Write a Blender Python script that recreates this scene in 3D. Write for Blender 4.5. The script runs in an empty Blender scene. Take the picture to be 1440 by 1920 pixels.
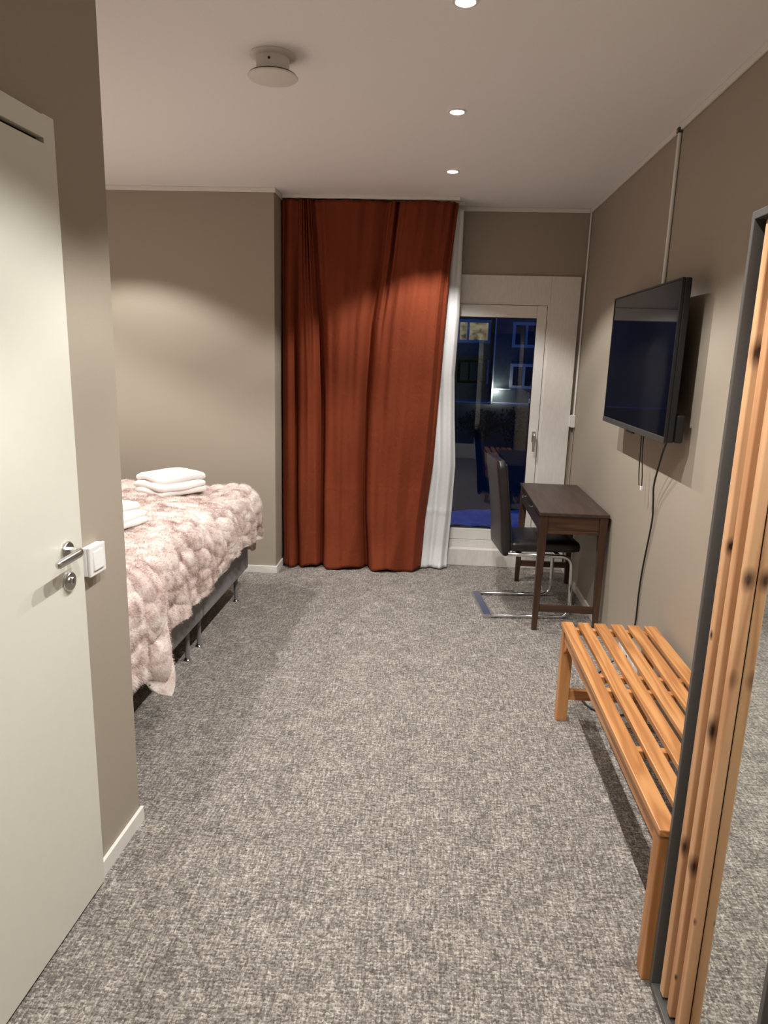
import bpy, bmesh, math, random
import numpy as np
from mathutils import Vector, Matrix
random.seed(7); RNG = np.random.default_rng(11)
scene = bpy.context.scene
COL = scene.collection
# ------------------------------------------------------------------ camera
CAM_H = 1.6
def cam_basis(p, y, r):
    f = Vector((math.sin(y)*math.cos(p), math.cos(y)*math.cos(p), -math.sin(p)))
    rt = Vector((math.cos(y), -math.sin(y), 0)); up = rt.cross(f)
    return f, rt*math.cos(r)+up*math.sin(r), up*math.cos(r)-rt*math.sin(r)
F_, R_, U_ = cam_basis(0.2206, -0.0664, 0.0295)
cam_d = bpy.data.cameras.new('camera'); cam = bpy.data.objects.new('camera', cam_d); COL.objects.link(cam)
cam.matrix_world = Matrix(((R_.x, U_.x, -F_.x, 0), (R_.y, U_.y, -F_.y, 0), (R_.z, U_.z, -F_.z, CAM_H), (0, 0, 0, 1)))
cam_d.sensor_fit = 'HORIZONTAL'; cam_d.sensor_width = 36; cam_d.lens = 1314.8/1440*36
cam_d.clip_start = .02; cam_d.clip_end = 500
scene.camera = cam
# ------------------------------------------------------------------ world: blue dusk
w = bpy.data.worlds.new('dusk'); scene.world = w; w.use_nodes = True
bg = w.node_tree.nodes['Background']; bg.inputs[0].default_value = (.016, .095, .50, 1); bg.inputs[1].default_value = .36
# ------------------------------------------------------------------ exposure, lamp data
vs = scene.view_settings
vs.view_transform = 'Standard'; vs.look = 'None'; vs.gamma = 1; vs.use_curve_mapping = False; vs.exposure = 0.40
SPOT_W = 62.0; SPOT_COL = (1, .985, .95)
SPOTS = [(.047, 4.41), (.044, 3.392), (.041, 2.41), (.038, 1.41), (.035, .41)]
BED_SPOTS = [(-2.1, 4.05), (-2.1, 3.2), (-2.95, 3.7)]
# ------------------------------------------------------------------ dimensions
XR, YB, YA, XC, ZC = 1.057, 5.411, 4.90, -1.115, 2.65
LX, LY, LA = -.953, 2.07, .0365
# ================================================================== materials
def srgb(r, g, b):
    f = lambda c: c/255/12.92 if c <= 10 else ((c/255+.055)/1.055)**2.4
    return (f(r), f(g), f(b), 1)
class NT:
    def __init__(s, name):
        s.m = bpy.data.materials.new(name); s.m.use_nodes = True; s.t = s.m.node_tree
        s.b = s.t.nodes['Principled BSDF']; s.out = s.t.nodes['Material Output']
    def n(s, typ, **kw):
        nd = s.t.nodes.new(typ)
        for k, v in kw.items():
            if k.startswith('_'): setattr(nd, k[1:], v)
            else:
                key = int(k[1:]) if k[0] == 'i' and k[1:].isdigit() else k.replace('_', ' ')
                nd.inputs[key].default_value = v
        return nd
    def l(s, a, b): s.t.links.new(a, b)
    def math(s, op, a, b=None, c=None):
        nd = s.t.nodes.new('ShaderNodeMath'); nd.operation = op
        for i, v in enumerate((a, b, c)):
            if v is None: continue
            if isinstance(v, (int, float)): nd.inputs[i].default_value = v
            else: s.l(v, nd.inputs[i])
        return nd.outputs[0]
    def ramp(s, fac, stops):
        nd = s.t.nodes.new('ShaderNodeValToRGB'); s.l(fac, nd.inputs[0]); e = nd.color_ramp.elements
        e[0].position, e[0].color = stops[0]; e[1].position, e[1].color = stops[-1]
        for p, c in stops[1:-1]: k = e.new(p); k.color = c
        return nd.outputs[0]
    def mix(s, fac, a, b, typ='MIX'):
        nd = s.t.nodes.new('ShaderNodeMix'); nd.data_type = 'RGBA'; nd.blend_type = typ
        for sock, v in ((nd.inputs[0], fac), (nd.inputs[6], a), (nd.inputs[7], b)):
            if isinstance(v, (int, float)): sock.default_value = v
            elif isinstance(v, tuple): sock.default_value = v
            else: s.l(v, sock)
        return nd.outputs[2]
    def coords(s, scale=(1, 1, 1), kind='Object', rot=(0, 0, 0)):
        tc = s.n('ShaderNodeTexCoord'); mp = s.n('ShaderNodeMapping'); mp.inputs['Scale'].default_value = scale
        mp.inputs['Rotation'].default_value = rot
        s.l(tc.outputs[kind], mp.inputs[0]); return mp.outputs[0]
    def noise(s, vec, scale, detail=3, rough=.5, dist=0):
        nd = s.n('ShaderNodeTexNoise'); nd.inputs['Scale'].default_value = scale; nd.inputs['Detail'].default_value = detail
        nd.inputs['Roughness'].default_value = rough; nd.inputs['Distortion'].default_value = dist
        s.l(vec, nd.inputs['Vector']); return nd.outputs[0]
    def bump(s, h, strength=.2, dist=.005):
        nd = s.n('ShaderNodeBump'); nd.inputs['Strength'].default_value = strength; nd.inputs['Distance'].default_value = dist
        s.l(h, nd.inputs['Height']); s.l(nd.outputs[0], s.b.inputs['Normal'])
    def col(s, c):
        if isinstance(c, tuple): s.b.inputs['Base Color'].default_value = c
        else: s.l(c, s.b.inputs['Base Color'])
    def set(s, **k):
        for a, v in k.items(): s.b.inputs[a.replace('_', ' ')].default_value = v
        return s
def plain(name, c, rough=.5, metal=0, nscale=40, var=.06, bump=.05, bdist=.002, **k):
    t = NT(name); v = t.noise(t.coords(), nscale, 4, .6)
    lo = tuple(x*(1-var) for x in c[:3])+(1,); hi = tuple(min(1, x*(1+var)) for x in c[:3])+(1,)
    t.col(t.ramp(v, [(.3, lo), (.7, hi)])); t.set(Roughness=rough, Metallic=metal, **k)
    if bump: t.bump(v, bump, bdist)
    return t.m
M = {}
M['wall'] = plain('taupe_paint', (.368, .314, .25, 1), .62, nscale=160, var=.02, bump=.06, bdist=.001)
M['ceiling'] = plain('ceiling_paint', (.90, .885, .875, 1), .75, nscale=120, var=.015, bump=.04, bdist=.001)
M['white'] = plain('white_trim_paint', (.80, .77, .72, 1), .38, nscale=60, var=.02, bump=.02)
M['door'] = plain('cream_door_paint', (.72, .70, .615, 1), .30, nscale=30, var=.01, bump=.015)
M['plastic'] = plain('white_plastic', (.82, .80, .78, 1), .35, nscale=80, var=.01, bump=0)
M['ventw'] = plain('vent_enamel', (.78, .74, .70, 1), .42, nscale=50, var=.01, bump=0)
M['dark'] = plain('dark_gap', (.015, .012, .01, 1), .8, nscale=50, bump=0)
M['steel'] = plain('brushed_steel', (.62, .61, .59, 1), .26, 1, nscale=200, var=.05, bump=.02)
M['chrome'] = plain('chrome_tube', (.66, .67, .69, 1), .17, 1, nscale=60, var=.03, bump=0)
M['brushed'] = plain('brushed_base_bar', (.60, .60, .62, 1), .36, 1, nscale=200, var=.05, bump=0)
M['blackp'] = plain('black_plastic', (.008, .008, .009, 1), .45, nscale=120, bump=.02)
M['cord'] = plain('black_rubber', (.01, .01, .01, 1), .5, nscale=120, bump=0)
M['graphite'] = plain('graphite_metal', (.075, .072, .068, 1), .38, .35, nscale=160, var=.08, bump=.03)
M['framegrey'] = plain('grey_powder_coat', (.115, .11, .104, 1), .42, .2, nscale=160, var=.06, bump=.03)
M['bedfab'] = plain('grey_bed_fabric', (.21, .20, .205, 1), .9, nscale=420, var=.35, bump=.25, bdist=.001)
M['towel'] = plain('white_terry', (.86, .82, .80, 1), .95, nscale=320, var=.05, bump=.5, bdist=.003)
M['paintedwood'] = None
def brushed_white():
    t = NT('brush_painted_board'); v = t.noise(t.coords((14, 14, 2.2)), 6, 5, .6, .4); v2 = t.noise(t.coords(), 3, 3)
    c = t.ramp(v, [(.3, (.73, .69, .64, 1)), (.7, (.82, .785, .74, 1))])
    t.col(t.mix(t.math('MULTIPLY', v2, .18), c, (.66, .62, .57, 1))); t.set(Roughness=.42); t.bump(v, .12, .002); return t.m
M['paintedwood'] = brushed_white()
def glass():
    t = NT('window_glass'); t.t.nodes.remove(t.b)
    fr = t.n('ShaderNodeFresnel', IOR=1.62); tr = t.n('ShaderNodeBsdfTransparent'); gl = t.n('ShaderNodeBsdfGlossy', Roughness=0.0)
    tr.inputs[0].default_value = (.90, .94, .93, 1)
    mx = t.n('ShaderNodeMixShader'); t.l(fr.outputs[0], mx.inputs[0]); t.l(tr.outputs[0], mx.inputs[1]); t.l(gl.outputs[0], mx.inputs[2])
    t.l(mx.outputs[0], t.out.inputs[0]); return t.m
M['glass'] = glass()
def mirror():
    t = NT('mirror_silver'); v = t.noise(t.coords(), 4, 2)
    t.col(t.ramp(v, [(.3, (.84, .87, .84, 1)), (.7, (.86, .88, .86, 1))])); t.set(Metallic=1, Roughness=.015); return t.m
M['mirror'] = mirror()
def screen():
    t = NT('tv_screen'); v = t.noise(t.coords(), 3, 2)
    t.col(t.ramp(v, [(.3, (.0035, .004, .007, 1)), (.7, (.0045, .005, .009, 1))])); t.set(Roughness=.04, IOR=1.5); return t.m
M['screen'] = screen()
def carpet():
    t = NT('heathered_loop_carpet')
    a = t.noise(t.coords((15, 150, 1)), 1.0, 3, .6); b = t.noise(t.coords((150, 15, 1)), 1.0, 3, .6)
    f = t.noise(t.coords(), 210, 2, .6); g = t.noise(t.coords(), 7, 3)
    vo = t.n('ShaderNodeTexVoronoi', Scale=165.0); t.l(t.coords((1, 1, .0)), vo.inputs['Vector'])
    sp = t.n('ShaderNodeSeparateColor'); t.l(vo.outputs['Color'], sp.inputs[0])
    s = t.math('MULTIPLY_ADD', a, .75, t.math('MULTIPLY', b, .75)); s = t.math('MULTIPLY_ADD', f, .55, s)
    s = t.math('MULTIPLY_ADD', g, .22, s); s = t.math('MULTIPLY_ADD', sp.outputs[0], .34, s); s = t.math('SUBTRACT', s, .805)
    t.col(t.ramp(s, [(.14, srgb(70, 64, 61)), (.38, srgb(108, 101, 96)), (.58, srgb(148, 140, 132)), (.86, srgb(206, 197, 186))]))
    h = t.math('MULTIPLY_ADD', t.math('MULTIPLY', vo.outputs['Distance'], -1.0), 1.0, t.math('MULTIPLY', s, .6))
    t.set(Roughness=.95); t.b.inputs['Sheen Weight'].default_value = .1; t.bump(h, .6, .005); return t.m
M['carpet'] = carpet()
def wood(name, c0, c1, c2, axis, rough=.42, scale=1.0, knots=(), ring=9.0):
    t = NT(name); sc = [26*scale]*3; sc['XYZ'.index(axis)] = 1.7*scale
    co = t.coords(tuple(sc))
    info = t.n('ShaderNodeObjectInfo'); add = t.n('ShaderNodeVectorMath', _operation='ADD')
    cmb = t.n('ShaderNodeCombineXYZ'); r9 = t.math('MULTIPLY', info.outputs['Random'], 37.0)
    for i in range(3): t.l(r9, cmb.inputs[i])
    t.l(co, add.inputs[0]); t.l(cmb.outputs[0], add.inputs[1]); co = add.outputs[0]
    big = t.noise(co, .55, 2, .5, .3); fine = t.noise(co, 4.0, 4, .65)
    rings = t.math('SINE', t.math('MULTIPLY', big, ring*6.283)); rings = t.math('MULTIPLY_ADD', rings, .5, .5)
    v = t.math('MULTIPLY_ADD', rings, .55, t.math('MULTIPLY', fine, .45))
    c = t.ramp(v, [(.15, c0), (.5, c1), (.85, c2)])
    c = t.mix(t.math('MULTIPLY', info.outputs['Random'], .22), c, c0)
    if knots:
        tc = t.n('ShaderNodeTexCoord'); k_all = None
        for (p, rad) in knots:
            sb = t.n('ShaderNodeVectorMath', _operation='SUBTRACT'); t.l(tc.outputs['Object'], sb.inputs[0]); sb.inputs[1].default_value = p
            ml = t.n('ShaderNodeVectorMath', _operation='MULTIPLY'); t.l(sb.outputs[0], ml.inputs[0]); ml.inputs[1].default_value = (1/rad, 1/rad, .62/rad)
            ln = t.n('ShaderNodeVectorMath', _operation='LENGTH'); t.l(ml.outputs[0], ln.inputs[0])
            k = t.math('SUBTRACT', 1.25, ln.outputs['Value']); k.node.use_clamp = True
            k_all = k if k_all is None else t.math('MAXIMUM', k_all, k)
        wob = t.math('MULTIPLY', k_all, t.math('MULTIPLY_ADD', fine, 1.2, .35)); wob.node.use_clamp = True
        c = t.mix(wob, c, srgb(58, 30, 16))
    t.col(c); t.set(Roughness=rough); t.bump(v, .12, .0015); return t.m
M['teak_y'] = wood('teak_lengthwise', srgb(166, 108, 60), srgb(194, 134, 79), srgb(210, 153, 97), 'Y', .38, ring=6)
M['teak_x'] = wood('teak_crosswise', srgb(168, 110, 62), srgb(194, 134, 80), srgb(208, 150, 96), 'X', .40, ring=6)
M['teak_z'] = wood('teak_upright', srgb(168, 110, 62), srgb(192, 132, 78), srgb(206, 148, 94), 'Z', .40, ring=5)
M['wenge'] = wood('dark_stained_wood_top', srgb(58, 44, 38), srgb(66, 51, 44), srgb(74, 58, 50), 'Y', .42, ring=5)
M['wenge_z'] = wood('dark_stained_wood_upright', srgb(56, 36, 24), srgb(70, 46, 32), srgb(82, 56, 40), 'Z', .42, ring=5)
M['wenge_x'] = wood('dark_stained_wood_crosswise', srgb(60, 39, 26), srgb(74, 49, 34), srgb(88, 60, 43), 'X', .42, ring=5)
def leather():
    t = NT('black_leather'); v = t.n('ShaderNodeTexVoronoi', Scale=260.0); t.l(t.coords(), v.inputs['Vector'])
    n = t.noise(t.coords(), 9, 3); t.col(t.ramp(n, [(.3, (.014, .012, .012, 1)), (.7, (.022, .019, .018, 1))]))
    t.set(Roughness=.36); t.bump(v.outputs['Distance'], .12, .002); return t.m
M['leather'] = leather()
def curtain_mat():
    t = NT('rust_curtain_cloth'); wv = t.noise(t.coords((500, 500, 60)), 1, 2); n = t.noise(t.coords((2, 2, .7)), 3, 4)
    c = t.ramp(n, [(.3, srgb(116, 51, 27)), (.7, srgb(128, 58, 32))]); t.col(c)
    t.set(Roughness=.78); t.b.inputs['Specular IOR Level'].default_value = .22
    cr = t.noise(t.coords((9, 9, 7)), 2.2, 4, .55, 1.2)
    t.bump(t.math('MULTIPLY_ADD', cr, 1.0, t.math('MULTIPLY', wv, .03)), .35, .012); return t.m
M['curtain'] = curtain_mat()
def sheer_mat():
    t = NT('white_linen_sheer'); a = t.noise(t.coords((700, 700, 40)), 1, 2); b = t.noise(t.coords((30, 30, 700)), 1, 2)
    s = t.math('MULTIPLY_ADD', a, .5, t.math('MULTIPLY', b, .5)); c = t.ramp(s, [(.3, (.80, .80, .82, 1)), (.7, (.92, .92, .91, 1))]); t.col(c)
    t.set(Roughness=.85); t.bump(s, .2, .002)
    tl = t.n('ShaderNodeBsdfTranslucent'); t.l(c, tl.inputs[0]); mx = t.n('ShaderNodeMixShader'); mx.inputs[0].default_value = .12
    t.l(t.b.outputs[0], mx.inputs[1]); t.l(tl.outputs[0], mx.inputs[2]); t.l(mx.outputs[0], t.out.inputs[0]); return t.m
M['sheer'] = sheer_mat()
def fur_mat(name, rough):
    t = NT(name); co = t.coords((1, 1, 1))
    n1 = t.noise(co, 4.5, 2, .5, .6); n2 = t.noise(co, 13, 2, .5, .4); n3 = t.noise(co, 130, 3, .6)
    v = t.math('MULTIPLY_ADD', n1, .45, t.math('MULTIPLY', n2, .55)); v = t.math('MULTIPLY_ADD', n3, .16, v); v = t.math('SUBTRACT', v, .07)
    t.col(t.ramp(v, [(.32, srgb(140, 110, 102)), (.41, srgb(186, 158, 149)), (.50, srgb(220, 199, 190)), (.64, srgb(242, 230, 223))]))
    t.set(Roughness=rough); t.b.inputs['Sheen Weight'].default_value = .35; t.b.inputs['Sheen Roughness'].default_value = .4
    f = t.noise(t.coords((1, 1, .45)), 260, 3, .7); t.bump(f, .6, .008); return t.m
M['fur'] = fur_mat('faux_fur_cream', .95)
def emit(name, c, s):
    t = NT(name); t.b.inputs['Emission Color'].default_value = c; t.b.inputs['Emission Strength'].default_value = s
    v = t.noise(t.coords(), 30, 2); t.col(t.ramp(v, [(.3, (.8, .8, .8, 1)), (.7, (.85, .85, .85, 1))])); return t.m
M['lens'] = emit('lit_lamp_lens', (1, .92, .8, 1), 40)
M['litwin'] = None
def litwin():
    t = NT('lit_window_pane'); n = t.noise(t.coords((1, 1, 1)), 2.4, 3)
    c = t.ramp(n, [(.35, (.10, .085, .05, 1)), (.55, (.62, .48, .26, 1)), (.75, (.9, .78, .5, 1))])
    t.l(c, t.b.inputs['Emission Color']); t.b.inputs['Emission Strength'].default_value = .28; t.col((.1, .1, .1, 1)); return t.m
M['litwin'] = litwin()
M['facade'] = plain('dark_facade_render', (.10, .12, .14, 1), .9, nscale=3, var=.15, bump=.1)
M['facadeframe'] = plain('facade_window_frame', (.75, .75, .75, 1), .7, nscale=5, var=.03, bump=0)
M['facadepane'] = plain('facade_dark_pane', (.03, .035, .04, 1), .15, nscale=3, var=.2, bump=0)
M['olive'] = plain('olive_cladding', (.07, .085, .05, 1), .9, nscale=2, var=.2, bump=0)
M['ground'] = plain('dark_terrace', (.016, .016, .018, 1), .9, nscale=12, var=.3, bump=.3)
M['tarp'] = plain('blue_plastic_sheet', (.16, .36, .85, 1), .35, nscale=6, var=.2, bump=.3, bdist=.02)
M['hedge'] = plain('dark_hedge_leaves', (.02, .03, .015, 1), .8, nscale=20, var=.4, bump=0)
M['streetlamp'] = emit('lit_yard_lamp', (1, .97, .85, 1), 60)
M['oliveglass'] = plain('dark_olive_door_panel', (.045, .055, .04, 1), .25, nscale=5, var=.1, bump=0)
# ================================================================== mesh helpers
def link(name, bm, mat, parent=None, smooth=False, loc=None):
    me = bpy.data.meshes.new(name); bm.normal_update(); bm.to_mesh(me); bm.free()
    if smooth:
        for p in me.polygons: p.use_smooth = True
    me.materials.append(mat)
    o = bpy.data.objects.new(name, me); COL.objects.link(o)
    if loc is not None: o.location = loc
    if parent is not None: o.parent = parent
    return o
def tag(o, label, cat=None, group=None, kind=None):
    o['label'] = label
    if cat: o['category'] = cat
    if group: o['group'] = group
    if kind: o['kind'] = kind
    return o
def thing(name, label, cat, loc=(0, 0, 0), rz=0, group=None, kind=None):
    o = bpy.data.objects.new(name, None); o.empty_display_size = .1; COL.objects.link(o); o.location = loc; o.rotation_euler = (0, 0, rz)
    return tag(o, label, cat, group, kind)
def addbox(bm, x0, x1, y0, y1, z0, z1, bev=0, seg=2):
    r = bmesh.ops.create_cube(bm, size=1)['verts']
    for v in r: v.co = Vector(((x0+x1)/2+v.co.x*(x1-x0), (y0+y1)/2+v.co.y*(y1-y0), (z0+z1)/2+v.co.z*(z1-z0)))
    if bev:
        es = list({e for v in r for e in v.link_edges})
        bmesh.ops.bevel(bm, geom=es, offset=bev, segments=seg, affect='EDGES', profile=.5)
    return bm
def box(name, x0, x1, y0, y1, z0, z1, mat, parent=None, bev=0, seg=2, origin=False):
    bm = bmesh.new()
    if origin:
        c = Vector(((x0+x1)/2, (y0+y1)/2, z0)); addbox(bm, x0-c.x, x1-c.x, y0-c.y, y1-c.y, 0, z1-z0, bev, seg)
        return link(name, bm, mat, parent, loc=c)
    addbox(bm, x0, x1, y0, y1, z0, z1, bev, seg); return link(name, bm, mat, parent)
def addlathe(bm, prof, n=40, mtx=Matrix()):
    rings = []
    for r, z in prof:
        if r < 1e-6: rings.append([bm.verts.new(mtx @ Vector((0, 0, z)))])
        else: rings.append([bm.verts.new(mtx @ Vector((r*math.cos(2*math.pi*i/n), r*math.sin(2*math.pi*i/n), z))) for i in range(n)])
    for a, b in zip(rings, rings[1:]):
        for i in range(n):
            j = (i+1) % n
            q = ([a[0]] if len(a) == 1 else [a[i], a[j]]) + ([b[0]] if len(b) == 1 else [b[j], b[i]])
            if len(q) > 2: bm.faces.new(q)
    return bm
def lathe(name, prof, mat, parent=None, n=40, mtx=Matrix(), smooth=True):
    bm = addlathe(bmesh.new(), prof, n, mtx); bmesh.ops.recalc_face_normals(bm, faces=bm.faces)
    o = link(name, bm, mat, parent, smooth); return autosmooth(o) if smooth else o
def autosmooth(o, ang=.7):
    me = o.data
    bm = bmesh.new(); bm.from_mesh(me)
    for e in bm.edges: e.smooth = not (len(e.link_faces) == 2 and e.calc_face_angle(0) > ang)
    bm.to_mesh(me); bm.free(); return o
def addtube(bm, pts, r, n=10, cap=True, flat=None):
    pts = [Vector(p) for p in pts]; rings = []; up = Vector((0, 0, 1)); prev = None
    for i, p in enumerate(pts):
        d = (pts[min(i+1, len(pts)-1)]-pts[max(i-1, 0)]).normalized()
        if prev is None:
            a = d.cross(up if abs(d.z) < .9 else Vector((1, 0, 0))).normalized()
        else: a = (prev-d*prev.dot(d)).normalized()
        prev = a; b = d.cross(a); rr = r[i] if isinstance(r, (list, tuple)) else r
        ra, rb = (rr, rr) if flat is None else (rr*flat[0], rr*flat[1])
        rings.append([bm.verts.new(p+a*ra*math.cos(2*math.pi*k/n)+b*rb*math.sin(2*math.pi*k/n)) for k in range(n)])
    for A_, B_ in zip(rings, rings[1:]):
        for k in range(n): bm.faces.new((A_[k], A_[(k+1) % n], B_[(k+1) % n], B_[k]))
    if cap: bm.faces.new(rings[0][::-1]); bm.faces.new(rings[-1])
    return bm
def tube(name, pts, r, mat, parent=None, n=10, flat=None):
    bm = addtube(bmesh.new(), pts, r, n, True, flat); bmesh.ops.recalc_face_normals(bm, faces=bm.faces); return autosmooth(link(name, bm, mat, parent, True), .9)
def fillet(pts, rad, n=6):
    out = [Vector(pts[0])]
    for i in range(1, len(pts)-1):
        p = Vector(pts[i]); a = (Vector(pts[i-1])-p); b = (Vector(pts[i+1])-p); ra = min(rad, a.length*.49, b.length*.49)
        A_, B_ = p+a.normalized()*ra, p+b.normalized()*ra
        for k in range(n+1):
            t = k/n; out.append((1-t)**2*A_+2*t*(1-t)*p+t*t*B_)
    out.append(Vector(pts[-1])); return out
def spline(pts, n=8):
    P = [Vector(p) for p in pts]; P = [P[0]*2-P[1]]+P+[P[-1]*2-P[-2]]; out = []
    for i in range(1, len(P)-2):
        for k in range(n):
            t = k/n; a, b, c, d = P[i-1:i+3]
            out.append(.5*((2*b)+(c-a)*t+(2*a-5*b+4*c-d)*t*t+(3*b-a-3*c+d)*t**3))
    out.append(P[-2]); return out
def gridmesh(name, X, Y, Z, mat, parent=None, thick=0, flip=False):
    n, m = X.shape; co = np.stack([X, Y, Z], -1).reshape(-1, 3)
    idx = np.arange(n*m).reshape(n, m)
    f = np.stack([idx[:-1, :-1], idx[1:, :-1], idx[1:, 1:], idx[:-1, 1:]], -1).reshape(-1, 4)
    if flip: f = f[:, ::-1]
    me = bpy.data.meshes.new(name); me.from_pydata(co.tolist(), [], f.tolist()); me.update()
    me.polygons.foreach_set('use_smooth', [True]*len(me.polygons)); me.materials.append(mat)
    o = bpy.data.objects.new(name, me); COL.objects.link(o)
    if parent: o.parent = parent
    if thick:
        s = o.modifiers.new('thickness', 'SOLIDIFY'); s.thickness = thick; s.offset = 0
    return o
# ================================================================== setting
def struct(o, label=None):
    o['kind'] = 'structure'
    if label: o['label'] = label
    return o
YN = -.50          # wall behind the camera
struct(box('floor', -3.45, XR+.1, YN-.1, YB, -.1, 0, M['carpet']), 'grey heathered loop carpet floor')
struct(box('ceiling', -3.45, XR+.1, YN-.1, YB+.1, ZC, ZC+.1, M['ceiling']), 'smooth white painted ceiling')
struct(box('wall_right', XR, XR+.12, YN-.1, YB+.12, 0, ZC, M['wall']), 'taupe wall behind the television and bench')
# far wall with the door opening (opening x .  -0.16..0.83, z 0..2.01)
OX0, OX1, OZ1 = -.20, .815, 2.0
bm = bmesh.new()
addbox(bm, XC-.02, OX0, YB, YB+.14, 0, ZC); addbox(bm, OX1, XR, YB, YB+.14, 0, ZC); addbox(bm, OX0, OX1, YB, YB+.14, OZ1, ZC)
struct(link('wall_far', bm, M['wall']), 'taupe wall around the glazed balcony door')
struct(box('wall_alcove', -3.45, XC, YA, YB+.14, 0, ZC, M['wall']), 'taupe wall behind the bed with return beside the curtain')
struct(box('wall_headboard', -3.55, -3.45, LY-.2, YA, 0, ZC, M['wall']), 'taupe wall at the head of the bed')
wl = bpy.data.objects.new('wall_left', None)
# left wall block, rotated a little about its far corner
cs, sn = math.cos(LA), math.sin(LA)
def LW(s, off, z): return Vector((LX+s*sn+off*cs, LY+s*cs-off*sn, z))
bpy.data.objects.remove(wl)
bm = bmesh.new()
pl = [LW(0, 0, 0), LW(-2.62, 0, 0), Vector((-1.3, -.56, 0)), Vector((-3.55, -.56, 0)), Vector((-3.55, LY+.004, 0))]
lo = [bm.verts.new(p) for p in pl]; hi = [bm.verts.new((p.x, p.y, ZC)) for p in pl]
bm.faces.new(lo[::-1]); bm.faces.new(hi)
for i in range(5): bm.faces.new((lo[i], lo[(i+1) % 5], hi[(i+1) % 5], hi[i]))
bmesh.ops.recalc_face_normals(bm, faces=bm.faces)
struct(link('wall_left', bm, M['wall']), 'taupe near wall corner beside the cream door')
struct(box('wall_back', -1.2, XR, YN-.1, YN, 0, ZC, M['wall']), 'taupe wall at the entrance end')
# baseboards
BH, BT = .055, .012
def base(name, x0, x1, y0, y1, label, z1=BH): return struct(box(name, x0, x1, y0, y1, 0, z1, M['white'], bev=.002), label)
base('baseboard_alcove', -3.44, XC+BT, YA-BT, YA-.0005, 'white baseboard along the wall behind the bed')
base('baseboard_return', XC+.0005, XC+BT, YA-.0005, YB-.001, 'white baseboard on the short return beside the curtain')
base('baseboard_right', XR-BT, XR-.0005, 1.6, YB-.005, 'white baseboard along the right wall')
bm = bmesh.new(); addbox(bm, 0, BT, -.289, BT, 0, BH, .002)
o = link('baseboard_left', bm, M['white']); o.location = LW(0, .0004, 0); o.rotation_euler = (0, 0, -LA); struct(o, 'white baseboard at the near wall corner')
# ceiling trims
def trim(n, x0, x1, y0, y1, label): return struct(box('trim_%d' % n, x0, x1, y0, y1, 2.621, ZC-.0005, M['white'], bev=.003), label)
trim(1, -3.44, XC+.012, YA-.012, YA-.0005, 'white ceiling trim above the bed wall')
trim(2, XC+.0005, XC+.012, YA, YB-.001, 'white ceiling trim on the return beside the curtain')
trim(3, XC+.012, XR-.013, YB-.014, YB-.0005, 'white ceiling trim above the balcony door')
trim(4, XR-.012, XR-.0005, YN, YB-.001, 'white ceiling trim along the right wall')
# ------------------------------------------------------------------ left door (closed, in the left wall)
d1 = thing('door_1', 'cream painted interior door with steel lever handle and lock', 'door', LW(-.29, .0005, 0), -LA, kind='structure')
S0 = -.29   # local y=0 is the casing's far edge
def dbox(name, s0, s1, o0, o1, z0, z1, mat, parent=d1, bev=.002): return box(name, o0, o1, s0-S0, s1-S0, z0, z1, mat, parent, bev)
bm = bmesh.new()
prof_ = [(-1.19-S0, .012), (-.29-S0, .012), (-.29-S0, 2.126), (-.337-S0, 2.126), (-.337-S0, 2.0605), (-1.143-S0, 2.0605), (-1.143-S0, 2.126), (-1.19-S0, 2.126)]
fa = [bm.verts.new((.024, a, b)) for a, b in prof_]; fb = [bm.verts.new((0, a, b)) for a, b in prof_]
for q_ in ((0, 1, 4, 5), (1, 2, 3, 4), (0, 5, 6, 7)): bm.faces.new([fa[i] for i in q_]); bm.faces.new([fb[i] for i in q_][::-1])
for i in range(8): j = (i+1) % 8; bm.faces.new((fa[i], fb[i], fb[j], fa[j]))
bmesh.ops.recalc_face_normals(bm, faces=bm.faces)
leaf = link('door_leaf', bm, M['door'], d1)
dbox('vent_bar', -1.142, -.338, .006, .0255, 2.0725, 2.123, M['door'], bev=.001)
dbox('vent_slot', -1.142, -.338, .0, .005, 2.0605, 2.10, M['dark'], bev=0)
dbox('threshold_gap', -1.19, -.291, .0, .014, .001, .0115, M['dark'], bev=0)
def rosette(zc, name):
    mt = Matrix.Translation((.024, -.368-S0, zc)) @ Matrix.Rotation(math.pi/2, 4, 'Y')
    return lathe(name, [(0, 0), (.026, 0), (.026, .006), (.0235, .009), (0, .0095)], M['steel'], leaf, 36, mt)
rosette(1.076, 'handle_rosette'); rosette(.993, 'lock_rosette')
lathe('lock_cylinder', [(0, 0), (.0105, 0), (.0105, .004), (.009, .0055), (0, .0055)], M['steel'], leaf, 24, Matrix.Translation((.0335, -.368-S0, .995)) @ Matrix.Rotation(math.pi/2, 4, 'Y'))
box('keyhole', .039, .0395, -.368-S0-.0012, -.368-S0+.0012, .989, 1.001, M['dark'], leaf)
hy = -.368-S0
LV = fillet([(.027, hy, 1.076), (.067, hy, 1.076), (.0685, hy-.108, 1.073)], .015, 6)
LV = LV[:-1]+[LV[-1], LV[-1]+Vector((0, -.006, -.0002)), LV[-1]+Vector((0, -.010, -.0003))]
tube('lever_handle', LV, [.0105]*(len(LV)-3)+[.0098, .0082, .004], M['steel'], leaf, 16, (.9, 1.1))
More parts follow.
